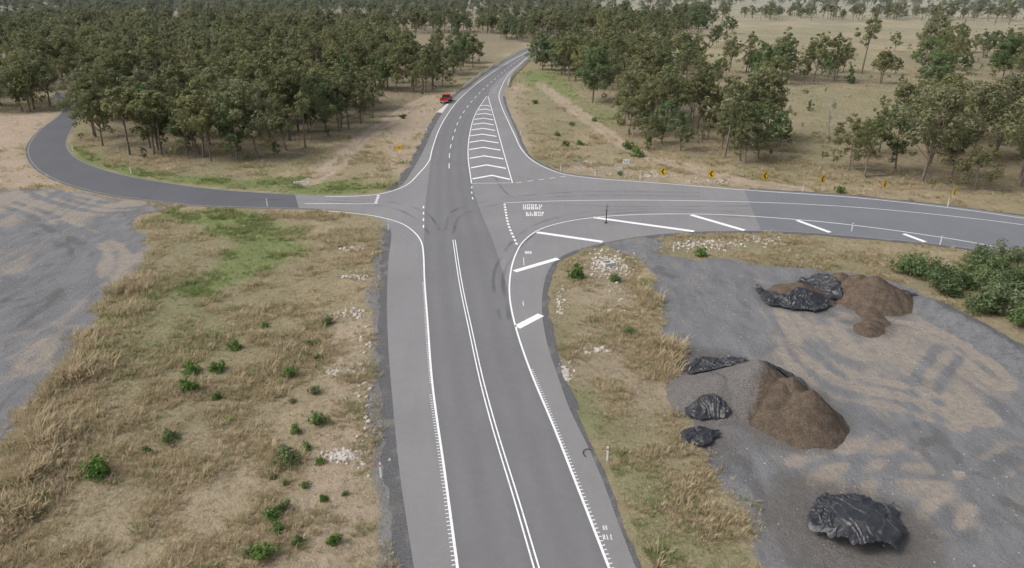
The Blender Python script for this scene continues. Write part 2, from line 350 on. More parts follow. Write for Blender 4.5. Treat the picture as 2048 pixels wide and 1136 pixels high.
# ---------------------------------------------------------------- markings
mp,nt,b=new_mat('road_paint'); n=N(nt)
c=n.mix(n.ramp(n.noise(5,5,rough=.8),.48,.7,0,.7),(.74,.74,.72),(.36,.35,.34)); n.lk(c,b.inputs['Base Color']); b.inputs['Roughness'].default_value=.6
V=[];Fc=[]; ZM=.025
def line(px,w=.15,step=.6,world=False,z=ZM):
    p=np.array(px) if world else PW(px)
    p=resample(cat(p,.8),step=step); add(ribbon_data(p,w,z))
def dashes(px,w,on,off,world=False):
    p=np.array(px) if world else PW(px)
    p=cat(p,.5); d=np.r_[0,np.cumsum(np.linalg.norm(np.diff(p,axis=0),axis=1))]
    s=0
    while s+on<=d[-1]+.3:
        ss=np.linspace(s,min(s+on,d[-1]),max(2,int(on/.6)+1)); add(ribbon_data(np.c_[np.interp(ss,d,p[:,0]),np.interp(ss,d,p[:,1])],w,ZM)); s+=on+off
def ribs(px,side,v0=None,w=.26,gap=.3,ext=False):
    p=PW(px); 
    if ext: p=ext0(p)
    p=resample(cat(p,.5),step=gap); t=np.gradient(p,axis=0); t/=np.linalg.norm(t,axis=1)[:,None]
    nn=np.c_[-t[:,1],t[:,0]]*side
    for q,tt,mm in zip(p,t,nn):
        a=q+mm*.08; b_=q+mm*(.08+w)
        add(([(*(a-tt*.03),ZM),(*(b_-tt*.03),ZM),(*(b_+tt*.03),ZM),(*(a+tt*.03),ZM)],[(0,1,2,3)] if side<0 else [(0,3,2,1)]))
LL=[(915,1136),(890,950),(865,770),(855,640),(849,560),(847,510),(843,485),(830,466),(805,448),(775,438),(740,431),(690,425),(648,422)]
line(ext0(PW(LL)),.14,world=True)
ribs([(865,765),(857,680),(852,600),(849,565)],1,w=.13,gap=.26); ribs([(915,1136),(890,950),(866,790)],1,ext=True,w=.17)
RL=[(1218,1136),(1165,1000),(1110,860),(1060,740),(1033,660),(1020,600),(1020,555),(1029,515),(1047,483),(1080,459),(1130,444),(1190,435),(1260,430),(1360,428),(1450,430),(1550,436),(1650,444.5),(1750,456),(1850,470),(1950,486),(2048,506),(2380,574)]
line(ext0(PW(RL)),.14,world=True); ribs([(1218,1136),(1165,1000),(1110,860),(1060,740)],-1,ext=True,w=.16)
CL=[(1073,1136),(1033,1000),(990,860),(963,760),(941,660),(922,570),(908,480)]
cl=cat(ext0(PW(CL)),.8); cl=resample(cl,step=1)
line(offs(cl,.12),.085,world=True); line(offs(cl,-.12),.085,world=True)
line([(1062,101),(1030,117.5),(985,145),(943,176),(913,205),(893,232),(877,262),(864,300),(858,322),(838,347),(812,371),(785,382),(752,389.5),(700,392.8),(650,393)],.15)
line([(1062,108),(1040,128),(1015,152),(1004,172),(998,192),(1004,215),(1016,242),(1030,272),(1042,297),(1062,319),(1092,336),(1130,349),(1200,358),(1300,365),(1400,373),(1500,381),(1600,387.5),(1700,394.5),(1800,404.5),(1900,416),(2048,437),(2380,488)],.14)
line([(1008,406),(1100,402.5),(1250,400.5),(1400,402),(1550,406),(1700,414),(1850,427),(2048,450),(2380,503)],.12)
line([(610,407.5),(755,408)],.13); dashes([(757,391),(751,408)],.35,.5,.45)
line([(943,367),(936,310),(939,270),(950,230),(973,193)],.14); line([(1025,366),(1006,300),(991,245),(976,193)],.14); line([(943,367),(1025,366)],.11)
for (v0,xl,xm,xr,dv) in [(358,945,984,1020,-7),(336,942,973,1012,-6),(317,939.5,968,1007,-5),(299.5,938.5,966,1001,-4.5),(285,939,964,997,-4),(272,940,964,993,-3.5),(260,943,966,990,-3),(249,946,967,988,-2.7),(239,949,968,986,-2.4),(229,953,970,984,-2),(220,957,971,982,-1.8),(212,962,972,980,-1.5)]:
    a,b_,c_=PW([(xl,v0),(xm,v0+dv),(xr,v0+1)]); w=.34
    vs=[(a[0],a[1]-w,ZM+.003),(b_[0],b_[1]-w,ZM+.003),(c_[0],c_[1]-w,ZM+.003),(c_[0],c_[1]+w,ZM+.003),(b_[0],b_[1]+w,ZM+.003),(a[0],a[1]+w,ZM+.003)]
    add((vs,[(0,1,4,5),(1,2,3,4)]))
dashes([(898,337),(900,300),(908,268),(918,240),(936,212),(960,185),(990,158),(1020,133),(1050,111)],.12,3.2,3.6)
dashes([(943.5,373),(944,392),(948,405)],.14,1.0,1.6); dashes([(847,412),(847,464)],.15,1.0,1.5)
dashes([(1032,366),(1135,352)],.13,.9,.9); dashes([(1009,408),(1017,450),(1034,490)],.25,.6,.5)
dashes([(985,185),(1005,158),(1030,134)],.12,1.0,3)
for a,b_,w in [((1029,543),(1116,517.5),.62),((1034,655),(1082,630),.7),((1074,465),(1205,484),.62),((1186,435),(1388,463),.62),((1382,430),(1489,461),.62),((1594,441),(1660,465),.55),((1807,468),(1850,484),.55)]:
    line([a,b_],w,3)
def letters(u0,v0,u1,v1,cols,rows,seed,z=ZM):
    r=random.Random(seed)
    for rr in range(rows):
        for cc in range(cols):
            ua=u0+(u1-u0)*cc/cols; ub=u0+(u1-u0)*(cc+.78)/cols; va=v0+(v1-v0)*rr/rows; vb=v0+(v1-v0)*(rr+.82)/rows
            a,b_=np.array(P(ua,va)),np.array(P(ub,vb)); x0,x1=sorted((a[0],b_[0])); y0,y1=sorted((a[1],b_[1])); t=min(.09,(x1-x0)*.35)
            rects=[(x0,y0,x0+t,y1)]
            if r.random()<.7: rects.append((x1-t,y0,x1,y1))
            if r.random()<.7: rects.append((x0+t,y1-t*1.6,x1-t,y1))
            if r.random()<.6: rects.append((x0+t,(y0+y1)/2-t,x1-t,(y0+y1)/2+t))
            if r.random()<.5: rects.append((x0+t,y0,x1-t,y0+t*1.6))
            for (p,q_,s_,w_) in rects: add(([(p,q_,z),(s_,q_,z),(s_,w_,z),(p,w_,z)],[(0,1,2,3)]))
letters(1046,409,1086,420,5,2,1); letters(1052,424,1091,433,5,2,2)
letters(1050,503,1064,509,3,1,3); letters(1205,1052,1216,1062,2,1,4); letters(1205,1070,1228,1082,3,1,5)
line([(1047,515),(1048,531)],.06,1); line([(1046,603),(1047,612)],.06,1)
obj_from('road_markings',V,Fc,mp)
# ---------------------------------------------------------------- vegetation meshes
def translucent(nt,n,c,b,f):
    t=n.node('ShaderNodeBsdfTranslucent'); n.lk(c,t.inputs[0]); mx=n.node('ShaderNodeMixShader'); mx.inputs[0].default_value=f
    out=nt.nodes['Material Output']; n.lk(b.outputs[0],mx.inputs[1]); n.lk(t.outputs[0],mx.inputs[2]); n.lk(mx.outputs[0],out.inputs[0])
def leafmat(name,ca,cb,cc,sc=.7,hz=.6):
    m,nt,b=new_mat(name); n=N(nt)
    oi=n.node('ShaderNodeObjectInfo').outputs['Random']
    f=n.noise(sc,3,n.obj()); c=n.mix(n.ramp(f,.35,.65),ca,cb)
    c=n.mix(n.ramp(oi,0,1,0,.8),c,cc)
    c=n.mix(n.ramp(n.noise(9,2,n.obj()),.45,.75,0,.4),c,tuple(min(1,x*1.5) for x in cb))
    br=n.math('FRACT',n.math('MULTIPLY',oi,7.31)); c=n.mix(n.ramp(br,.45,1,0,.5),c,tuple(x*.55 for x in ca))
    br2=n.math('FRACT',n.math('MULTIPLY',oi,13.7)); c=n.mix(n.ramp(br2,.6,1,0,.5),c,(.215,.215,.135))
    c=haze_tint(n,c,hz)
    n.lk(c,b.inputs['Base Color']); b.inputs['Roughness'].default_value=.7; b.inputs['Specular IOR Level'].default_value=.2
    translucent(nt,n,c,b,.4)
    return m
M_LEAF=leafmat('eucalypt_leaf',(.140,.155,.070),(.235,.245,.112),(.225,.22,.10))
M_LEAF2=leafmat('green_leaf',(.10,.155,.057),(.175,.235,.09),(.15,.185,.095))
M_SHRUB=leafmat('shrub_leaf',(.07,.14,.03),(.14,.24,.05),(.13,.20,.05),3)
M_BARK=simple('bark',(.17,.14,.115),.95,var=.4,sc=3); M_DEAD=simple('dead_wood',(.40,.37,.32),.9,var=.25)
def tube(V_,F_,M_,pts,rad,mi,sides=6):
    o=len(V_)
    pts=[Vector(p) for p in pts]
    for k,p in enumerate(pts):
        t=(pts[min(k+1,len(pts)-1)]-pts[max(k-1,0)]).normalized()
        a=t.orthogonal().normalized(); b_=t.cross(a)
        for s_ in range(sides):
            an=2*math.pi*s_/sides; V_.append(tuple(p+(a*math.cos(an)+b_*math.sin(an))*rad[k]))
    for k in range(len(pts)-1):
        for s_ in range(sides):
            F_.append((o+k*sides+s_,o+k*sides+(s_+1)%sides,o+(k+1)*sides+(s_+1)%sides,o+(k+1)*sides+s_)); M_.append(mi)
def leaves(V_,F_,M_,r,c,rad,n_,size,mi,flat=.75):
    for _ in range(n_):
        d=r.normal(size=3); d/=np.linalg.norm(d); k=rad*(.45+.55*r.random()**.5)*(1+.12*r.normal())
        p=c+d*k*np.array([1,1,flat])
        nrm=d*1.0+r.normal(size=3)*.38+np.array([0,0,.3]); nrm/=np.linalg.norm(nrm)
        a=np.cross(nrm,r.normal(size=3)); a/=np.linalg.norm(a)+1e-9; b_=np.cross(nrm,a)
        s1=size*(.6+.8*r.random()); s2=s1*(.4+.3*r.random()); o=len(V_)
        V_.extend([tuple(p-a*s1),tuple(p-b_*s2),tuple(p+a*s1),tuple(p+b_*s2)]); F_.append((o,o+1,o+2,o+3)); M_.append(mi)
def tree_mesh(name,seed,h=10.,cr=2.8,base=.42,ncl=13,nl=150,mat=M_LEAF,ls=.24,dead=False,conic=False):
    r=np.random.default_rng(seed); V_=[];F_=[];M_=[]
    lean=r.normal(size=2)*.45
    tr=[(0,0,-.2),(lean[0]*.3,lean[1]*.3,h*.2),(lean[0]*.6+r.normal()*.1,lean[1]*.6,h*.42),(lean[0]+r.normal()*.2,lean[1],h*.65),(lean[0]*1.2,lean[1]*1.2,h*.86)]
    r0=.014*h+.03
    tube(V_,F_,M_,tr,[r0*1.15,r0*.85,r0*.65,r0*.4,r0*.12],0,7)
    for k in range(ncl):
        t=(k+.5)/ncl; z=h*(base+.06+(.9-base)*t)+r.normal()*.25
        rr=cr*(math.sin(math.pi*min(1,.22+.72*t))**.8)*(.35+.8*r.random()) if not conic else cr*(1-t)*(.6+.4*r.random())
        an=k*2.4+r.normal()*.7; rr*= .3 if k==ncl-1 else 1
        c=np.array([lean[0]*t+math.cos(an)*rr,lean[1]*t+math.sin(an)*rr,z])
        zz=max(h*.25,z-rr*.8-h*.08); f=zz/h; st=np.array([lean[0]*f,lean[1]*f,zz])
        mid=(st+c)/2+np.array([0,0,-.15])
        tube(V_,F_,M_,[st,mid,c],[r0*.42,r0*.28,r0*.08],0,5)
        if dead:
            for _ in range(4):
                e=c+r.normal(size=3)*np.array([.8,.8,.7])+np.array([0,0,.4]); s0=mid*(.4)+c*.6
                tube(V_,F_,M_,[s0,(s0+e)/2+r.normal(size=3)*.12,e],[r0*.16,r0*.1,r0*.03],0,4)
        else:
            cl=cr*(.25+.19*r.random())*(1.1-.25*t if not conic else 1.1-.7*t)
            leaves(V_,F_,M_,r,c,cl,nl,ls,1)
            for _ in range(3): leaves(V_,F_,M_,r,c+r.normal(size=3)*cl*.9,cl*.5,nl//3,ls,1)
    me=bpy.data.meshes.new(name); me.from_pydata(V_,[],F_); me.materials.append(M_DEAD if dead else M_BARK); me.materials.append(mat)
    me.polygons.foreach_set('material_index',M_); me.update(); return me
TM=[]
for k in range(11):
    h=[10,11.5,9,10.5,12,8.5,10,11,9.5,12.5,8][k]; crr=[2.8,3.1,2.4,3.3,2.9,2.6,2.3,3.5,3.0,2.6,2.9][k]
    TM.append(tree_mesh('eucalyptus_tree',100+k,h,crr,[.40,.46,.36,.42,.48,.33,.48,.38,.3,.55,.25][k],[14,17,13,18,14,13,11,19,15,10,12][k],108,M_LEAF if k not in(5,8) else M_LEAF2,.185))
TG=tree_mesh('tall_gum',300,12,4.2,.25,26,170,M_LEAF2,.2); TD=tree_mesh('dead_tree',301,9,2.4,.3,12,0,dead=True); TY=[tree_mesh('sapling',310+k,5,1.5,.12,10,110,M_LEAF2,.16,conic=(k==1)) for k in range(3)]
def coll(name,meshes):
    c=bpy.data.collections.new(name)
    for k,m_ in enumerate(meshes): o=bpy.data.objects.new('%s_%02d'%(name,k),m_); c.objects.link(o)
    return c
def scatter(name,pts,rz,sc,ix,col,tilt=None):
    me=bpy.data.meshes.new(name); me.from_pydata([tuple(map(float,p)) for p in pts],[],[])
    for k,t,v in (('rz','FLOAT',rz),('sc','FLOAT',sc),('ix','INT',ix)):
        a=me.attributes.new(k,t,'POINT'); a.data.foreach_set('value',np.asarray(v,dtype=np.int32 if t=='INT' else np.float32))
    o=bpy.data.objects.new(name,me); S.collection.objects.link(o)
    ng=bpy.data.node_groups.new(name,'GeometryNodeTree'); ng.interface.new_socket('Geometry',in_out='INPUT',socket_type='NodeSocketGeometry'); ng.interface.new_socket('Geometry',in_out='OUTPUT',socket_type='NodeSocketGeometry')
    nd=ng.nodes; gi=nd.new('NodeGroupInput'); go=nd.new('NodeGroupOutput'); ci=nd.new('GeometryNodeCollectionInfo'); ip=nd.new('GeometryNodeInstanceOnPoints')
    ci.inputs['Collection'].default_value=col; ci.inputs['Separate Children'].default_value=True; ci.inputs['Reset Children'].default_value=True
    ip.inputs['Pick Instance'].default_value=True
    def na(nm,t): x=nd.new('GeometryNodeInputNamedAttribute'); x.data_type=t; x.inputs['Name'].default_value=nm; return x.outputs['Attribute']
    cx=nd.new('ShaderNodeCombineXYZ'); er=nd.new('FunctionNodeEulerToRotation'); L=ng.links.new
    L(na('rz','FLOAT'),cx.inputs[2]); L(cx.outputs[0],er.inputs[0]); L(er.outputs[0],ip.inputs['Rotation']); L(na('sc','FLOAT'),ip.inputs['Scale']); L(na('ix','INT'),ip.inputs['Instance Index'])
    L(gi.outputs[0],ip.inputs['Points']); L(ci.outputs[0],ip.inputs['Instance']); L(ip.outputs[0],go.inputs[0])
    mo=o.modifiers.new('scatter','NODES'); mo.node_group=ng; return o
def jgrid(poly,step,jit=.8,y0=None,y1=None):
    lo=poly.min(0); hi=poly.max(0)
    if y0 is not None: lo[1]=max(lo[1],y0)
    if y1 is not None: hi[1]=min(hi[1],y1)
    if hi[1]<=lo[1]: return np.zeros((0,2))
    gx,gy=np.meshgrid(np.arange(lo[0],hi[0],step),np.arange(lo[1],hi[1],step)); p=np.c_[gx.ravel(),gy.ravel()]
    p=p+(rng.random(p.shape)-.5)*step*jit*2*.95
    p=p[np.abs(p[:,0])<p[:,1]*1.05+60]
    return p[sdist(poly,p)>0]
tp=[jgrid(FOREST,4.7,y1=190),jgrid(FOREST,6.8,y0=190,y1=420),jgrid(FOREST,11,y0=420,y1=900),jgrid(FOREST,17,y0=900,y1=2500)]
A=np.vstack(tp); gap=fbm(A,60,31,2); g2_=fbm(A,14,33,2); keep=((A[:,1]<165)&(g2_<.67))|((A[:,1]>=165)&(gap<.575)&(g2_<.72))|(A[:,1]>800); A=A[keep]
B=[jgrid(p,s_) for p,s_ in RP]; B=[b_[rng.random(len(b_))<.8] for b_ in B]
wide=np.array([(20,330),(300,130),(900,300),(2500,2500),(200,2500),(60,600)],float)
sp1=jgrid(wide,17,y1=900); sp1=sp1[(fbm(sp1,90,41,2)>.60)]
sp2=jgrid(wide,22,y0=850,y1=2500); sp2=sp2[(fbm(sp2,200,43,2)>.44)]
near=PW([(1240,190),(1700,180),(2300,180),(2300,420),(1600,380),(1400,330)]); sp3=jgrid(near,14); sp3=sp3[rng.random(len(sp3))<.16]
T=np.vstack([A]+B+[sp1,sp2,sp3])
mk_=sdist(ROADRAW,T); clr=-mk_>4.0
for t in TRK: clr&=ldist(t,T)>3
clr&=(sdist(YARD,T)<-2)&(sdist(G1,T)<-3)
sight=PW([(1005,190),(1030,140),(1058,104),(1066,104),(1075,135),(1120,200),(1230,290),(1580,350),(1580,382),(1130,345),(1050,300)]); clr&=sdist(sight,T)<0
T=T[clr]; hT=height(T)
dist=np.linalg.norm(T,axis=1); far=dist>125
ixs=rng.integers(0,11,len(T)); scs=.60+.55*rng.random(len(T)); right=(T[:,0]>15)
scs=np.where(right,scs*(.82+.35*rng.random(len(T))),scs); rzs=rng.random(len(T))*6.28
cT=coll('tree_source',TM)
scatter('forest',np.c_[T,hT-.05][far],rzs[far],scs[far],ixs[far],cT)
def place(name,me_,x,y,s_=1,rz=None,z=None):
    o=bpy.data.objects.new(name,me_); S.collection.objects.link(o)
    if z is None: z=float(height(np.array([[x,y]]))[0])
    o.location=(x,y,z-.03); o.scale=(s_,)*3; o.rotation_euler=(0,0,random.random()*6.28 if rz is None else rz); return o
for p,h_,r_,s_,k in zip(T[~far],hT[~far],rzs[~far],scs[~far],ixs[~far]): place('eucalyptus_tree',TM[k],p[0],p[1],s_,r_,h_)
for u,v,s_ in [(1185,203,1.0),(1865,192,.9),(2005,160,1.0),(1395,70,1.3),(1130,150,.9),(2000,245,.55),(1550,150,.7),(1085,140,.8)]: place('gum_tree',TG,*P(u,v),s_)
for u,v,s_ in [(188,272,1.0),(178,240,.95),(205,290,.9),(100,212,1.),(60,222,1.)]: place('eucalyptus_tree',TM[3],*P(u,v),s_)
for u,v,s_ in [(1655,283,.95),(1045,35,1.5),(1850,50,1.4)]: place('dead_tree',TD,*P(u,v),s_)
for u,v,s_ in [(1700,165,.9),(1915,195,.9),(1960,230,.5),(1995,215,.5),(1450,80,.8),(1620,220,.45),(1350,150,.8)]: place('sapling_tree',TY[random.randrange(3)],*P(u,v),s_)
up=jgrid(FOREST,7,y1=200); up=up[(rng.random(len(up))<.35)&(sdist(ROADRAW,up)<-4)]
pad2=PW([(1100,210),(1240,190),(1700,120),(2300,100),(2300,330),(1700,330),(1300,300)])
u2=np.vstack([jgrid(near,10),jgrid(RP[1][0],6),jgrid(pad2,9)]); u2=u2[(rng.random(len(u2))<.35)&(sdist(ROADRAW,u2)<-3)&(ldist(TRK[1],u2)>2.5)]
U=np.vstack([up,u2]); scatter('understory_shrubs',np.c_[U,height(U)],rng.random(len(U))*6.28,.14+.36*rng.random(len(U))**1.8,rng.integers(0,3,len(U)),coll('sapling_source',TY))
# shrubs
def shrub_mesh(name,seed,mat,n_=260,ls=.06,flat=.7):
    r=np.random.default_rng(seed); V_=[];F_=[];M_=[]
    for k in range(14):
        an=r.random()*6.28; rr=.42*r.random()**.6; z=.12+.5*r.random()*(1-rr)
        c=np.array([math.cos(an)*rr,math.sin(an)*rr,z]); tube(V_,F_,M_,[(0,0,-.05),c*.55,c],[.014,.01,.004],0,4)
        leaves(V_,F_,M_,r,c,.2,n_//9,ls,1,1)
        tipp=c*1.35; leaves(V_,F_,M_,r,tipp,.09,8,ls,1,1)
    me=bpy.data.meshes.new(name); me.from_pydata(V_,[],F_); me.materials.append(M_BARK); me.materials.append(mat); me.polygons.foreach_set('material_index',M_); return me
SH=[shrub_mesh('shrub',k,M_SHRUB,300) for k in range(4)]; SHB=[shrub_mesh('bush',20+k,M_LEAF2,900,.035) for k in range(3)]
for u,v,w in [(385,742,40),(432,740,38),(382,780,44),(432,794,24),(336,875,44),(470,694,32),(205,945,60),(185,940,44),(577,918,58),(640,845,42),(630,783,28),(620,686,22),(636,716,22),(655,646,30),(578,748,34),(532,652,20),(568,1015,34),(548,1037,40),(532,1113,52),(668,1088,36),(590,862,30),(595,1086,30),(292,899,24),(585,800,16),(1157,556,46),(1228,558,30),(1256,666,26),(1405,508,32),(612,708,20),(500,1110,30),(640,925,24),(615,895,26),(545,952,18),(560,1060,34),(570,965,16),(645,1000,24),(610,970,22),(1071,207,14),(1130,293,20),(1160,290,16),(1255,295,26),(1275,310,34),(1143,250,14),(1240,350,14),(1680,385,24),(805,236,16),(1115,270,14),(1190,240,14),(690,990,18)]:
    x,y=P(u,v); z=math.hypot(y,CAMH)*.97; s_=w/F*z*.92; place('shrub',SH[random.randrange(4)],x,y,s_)
for u,v,w in [(1822,545,80),(1860,555,60),(1900,580,90),(1945,570,70),(1968,545,85),(2000,625,110),(2040,650,90),(1985,590,90),(2030,590,90),(1880,545,60),(1960,620,70),(2080,600,110),(2000,555,60),(2040,560,60),(1960,525,60),(2010,520,70)]:
    x,y=P(u,v); z=math.hypot(y,CAMH)*.97; s_=w/F*z*.95; place('bush',SHB[random.randrange(3)],x,y,s_)
# grass tufts
def grassmat(name,ca,cb):
    m,nt,b=new_mat(name); n=N(nt); oi=n.node('ShaderNodeObjectInfo').outputs['Random']
    f=n.ramp(n.noise(.25,3),.3,.7)
    c=n.mix(oi,ca,cb); c=n.mix(n.math('MULTIPLY',f,.6),c,tuple(x*.85 for x in ca)); n.lk(c,b.inputs['Base Color']); b.inputs['Roughness'].default_value=.8
    translucent(nt,n,c,b,.45)
    return m
def tuft(name,seed,h,mat,nb=14,wd=.012,spread=.2):
    r=np.random.default_rng(seed); V_=[];F_=[]
    for k in range(nb):
        an=r.random()*6.28; ro=spread*r.random()**.7; bx,by=math.cos(an)*ro,math.sin(an)*ro; a2=an+r.normal()*.6; ln=h*(.35+.6*r.random()); hh=h*(.5+.5*r.random()); w=wd*(.7+.6*r.random())
        px,py=-math.sin(a2)*w,math.cos(a2)*w; dx,dy=math.cos(a2)*ln,math.sin(a2)*ln; o=len(V_)
        V_+= [(bx-px,by-py,-.03),(bx+px,by+py,-.03),(bx+dx*.4+px*.8,by+dy*.4+py*.8,hh*.65),(bx+dx*.4-px*.8,by+dy*.4-py*.8,hh*.65),(bx+dx,by+dy,hh)]
        F_+=[(o,o+1,o+2,o+3),(o+3,o+2,o+4)]
    me=bpy.data.meshes.new(name); me.from_pydata(V_,[],F_); me.materials.append(mat); return me
GD=grassmat('dry_grass_blade',(.56,.465,.305),(.42,.34,.215)); GG=grassmat('green_grass_blade',(.20,.27,.085),(.30,.32,.14)); GO=grassmat('olive_grass_blade',(.35,.32,.175),(.43,.365,.215)); 
dry=coll('dry_tuft',[tuft('t',k,.22+.05*k,GD) for k in range(4)]); grn=coll('green_tuft',[tuft('t',10+k,.22+.04*k,GG,16,.016) for k in range(3)]); oli=coll('olive_tuft',[tuft('t',20+k,.22+.05*k,GO) for k in range(3)])
def sample(n_,x0,x1,y0,y1): return np.c_[rng.uniform(x0,x1,n_),rng.uniform(y0,y1,n_)]
G=np.vstack([sample(120000,-45,30,22,50),sample(110000,-60,60,50,85),sample(80000,-85,95,85,130),sample(50000,-120,160,130,240)])
G=G[np.abs(G[:,0])<G[:,1]*.80+10]
gm=masks(G); dens=fbm(G,2.6,51,4); clump=fbm(G,9,53,3)
BANK=cat(PW([(260,560),(190,680),(110,800),(30,930),(-60,1100)]),1)
bk=sm(4.5,1.0,ldist(BANK,G)+(dens-.5)*4); Y2=cat(PW([(1280,560),(1320,650),(1350,740)]),1); bk=np.maximum(bk,.7*sm(2.5,.6,ldist(Y2,G)+(dens-.5)*3))
pr=(1-gm['gravel'])*(1-.85*gm['dirt'])*np.where(gm['rd']<-.75,1,0)*(.22+.65*sm(.38,.62,dens)+.6*bk)*(1-.5*gm['litter'])
k_=rng.random(len(G))<pr; G=G[k_]; gr=gm['green'][k_]; hz=height(G,gm['rd'][k_],gm['gravel'][k_]); cl_=clump[k_]; dn=dens[k_]; bk=bk[k_]
r_=rng.random(len(G)); isg=r_<np.maximum(gr*.85,.05); iso=(~isg)&(rng.random(len(G))<(.12+.6*sm(.48,.62,cl_))*(1-bk))
big_=(rng.random(len(G))<.12)&(dn>.5)
scl=(.32+.6*rng.random(len(G))**2)*(.75+.7*sm(.4,.7,dn))*np.where(G[:,1]>85,1.35,1)*(1+1.1*bk)*np.where(big_,1.8,1)
for nm,mm,cc,kk in (('dry_grass',(~isg)&(~iso),dry,4),('green_grass',isg,grn,3),('olive_grass',iso,oli,3)):
    scatter(nm,np.c_[G,hz][mm],rng.random(mm.sum())*6.28,scl[mm],rng.integers(0,kk,mm.sum()),cc)
print('trees',len(T),'near',(~far).sum(),'grass',len(G))
# ---------------------------------------------------------------- rocks
M_ROCK=simple('rock',(.42,.38,.33),.9,var=.5,sc=2); 
def rock(seed):
    import bmesh
    bm=bmesh.new(); bmesh.ops.create_icosphere(bm,subdivisions=2,radius=.5); r=random.Random(seed); s_=(1,r.uniform(.6,.9),r.uniform(.45,.7))
    for v in bm.verts:
        f=1+.5*(mnoise.noise(v.co*2.2+Vector((seed*3,0,0)))); v.co=Vector((v.co.x*f*s_[0],v.co.y*f*s_[1],v.co.z*f*s_[2]))
    me=bpy.data.meshes.new('rock'); bm.to_mesh(me); me.materials.append(M_ROCK); return me
rc=coll('rock_source',[rock(k) for k in range(5)])
rp=[]
for u,v,wu,wv,n_ in [(705,497,28,5,60),(715,553,30,6,70),(700,625,28,12,90),(685,742,34,8,90),(690,912,44,14,150),(1215,528,45,22,420),(1195,700,22,7,40),(1130,745,14,22,60),(1420,488,70,10,260),(1530,480,50,8,150),(1190,330,60,14,150),(1300,350,60,6,120),(1420,362,60,5,90),(845,255,20,12,60),(1085,185,25,15,60),(740,690,6,6,14),(1240,590,50,40,60),(1120,600,8,40,50),(730,800,16,200,80)]:
    for _ in range(n_):
        a=random.gauss(0,.5); b2=random.gauss(0,.5); rp.append(P(u+a*wu,v+b2*wv))
rp=np.array(rp); kk=sdist(ROADRAW,rp)<-.4; rp=rp[kk]
scatter('rock_rubble',np.c_[rp,height(rp)+.02],rng.random(len(rp))*6.28,.10+.32*rng.random(len(rp))**2,rng.integers(0,5,len(rp)),rc)
st=sample(14000,-60,60,24,80); ms=masks(st); kk=((ms['gravel']>.5)|(ms['dirt']>.4))&(ms['rd']<-.5)&(rng.random(len(st))<.5); st=st[kk]
scatter('loose_stones',np.c_[st,height(st,ms['rd'][kk],ms['gravel'][kk])+.01],rng.random(len(st))*6.28,.03+.08*rng.random(len(st))**3,rng.integers(0,5,len(st)),rc)
# ---------------------------------------------------------------- stockpiles
def pile_mat(name,ca,cb,ga_=None,gb_=None,tint=(.36,.32,.28)):
    m,nt,b=new_mat(name); n=N(nt); n1=n.noise(1.4,5,rough=.65); c=n.mix(n.ramp(n1,.35,.65),ca,cb)
    if ga_: c=n.mix(n.ramp(n.math('ADD',n.attr('grey'),n.math('MULTIPLY',n.math('SUBTRACT',n1,.5),.9)),.35,.75),c,n.mix(n1,ga_,gb_))
    c=n.mix(n.ramp(n.noise(18,3,rough=.8),.52,.7,0,.5),c,tint); c=n.mix(n.ramp(n.noise(12,3,rough=.8),.36,.52,.7,0),c,tuple(x*.45 for x in ca))
    n.lk(c,b.inputs['Base Color']); b.inputs['Roughness'].default_value=.95; b.inputs['Specular IOR Level'].default_value=.05; n.bump(n.noise(9,5,rough=.8),b,1,.16); return m
M_PB=pile_mat('brown_aggregate',(.105,.078,.056),(.165,.127,.093),(.150,.142,.136),(.215,.205,.195)); M_PG=pile_mat('grey_aggregate',(.155,.157,.16),(.215,.215,.218),tint=(.36,.35,.33))
def hmap(Q,cs,rough=.12,sd=0):
    nz=fbm(Q,1.1,61+sd,3)-.5; z=np.full(len(Q),-.5)
    for c,r,h,e in cs:
        d=Q-c; dd=np.sqrt(d[:,0]**2+(d[:,1]*e)**2); dd=np.sqrt(dd**2+.03)*(1+nz*.2)
        z=np.maximum(z,h*(1-dd/r)*1.06)
    return z+nz*rough*np.clip(z*2,0,1)+(fbm(Q,.35,66,2)-.5)*.13*np.clip(z*4,0,1)
def heap(name,lobes,mat,res=.08,rough=.15,greyfn=None):
    cs=[(np.array(P(u,v)),r,h,e) for u,v,r,h,e in lobes]
    lo=np.min([c-r*1.4 for c,r,h,e in cs],0); hi=np.max([c+r*1.4 for c,r,h,e in cs],0)
    gx=np.arange(lo[0],hi[0],res); gy=np.arange(lo[1],hi[1],res); A_,B_=np.meshgrid(gx,gy); Q=np.c_[A_.ravel(),B_.ravel()]
    z=hmap(Q,cs,rough)
    a,b_=len(gx),len(gy); k=(np.arange(b_-1)[:,None]*a+np.arange(a-1)).ravel(); qd=np.stack([k,k+1,k+a+1,k+a],1); qd=qd[z[qd].max(1)>-.25]
    o=obj_from(name,np.c_[Q,z-.10],[tuple(map(int,f)) for f in qd],mat,True)
    at=o.data.attributes.new('grey','FLOAT','POINT'); at.data.foreach_set('value',(greyfn(Q) if greyfn is not None else np.zeros(len(Q))).astype(np.float32))
    return cs
def along(px,r,h,n_=14):
    p=np.array(px,float); t=np.linspace(0,len(p)-1,n_); return [(float(np.interp(a,range(len(p)),p[:,0])),float(np.interp(a,range(len(p)),p[:,1])),r*(1+.12*math.sin(a*9)),h*(1+.15*math.sin(a*7)),1.) for a in t]
c0=np.array(P(1508,790))
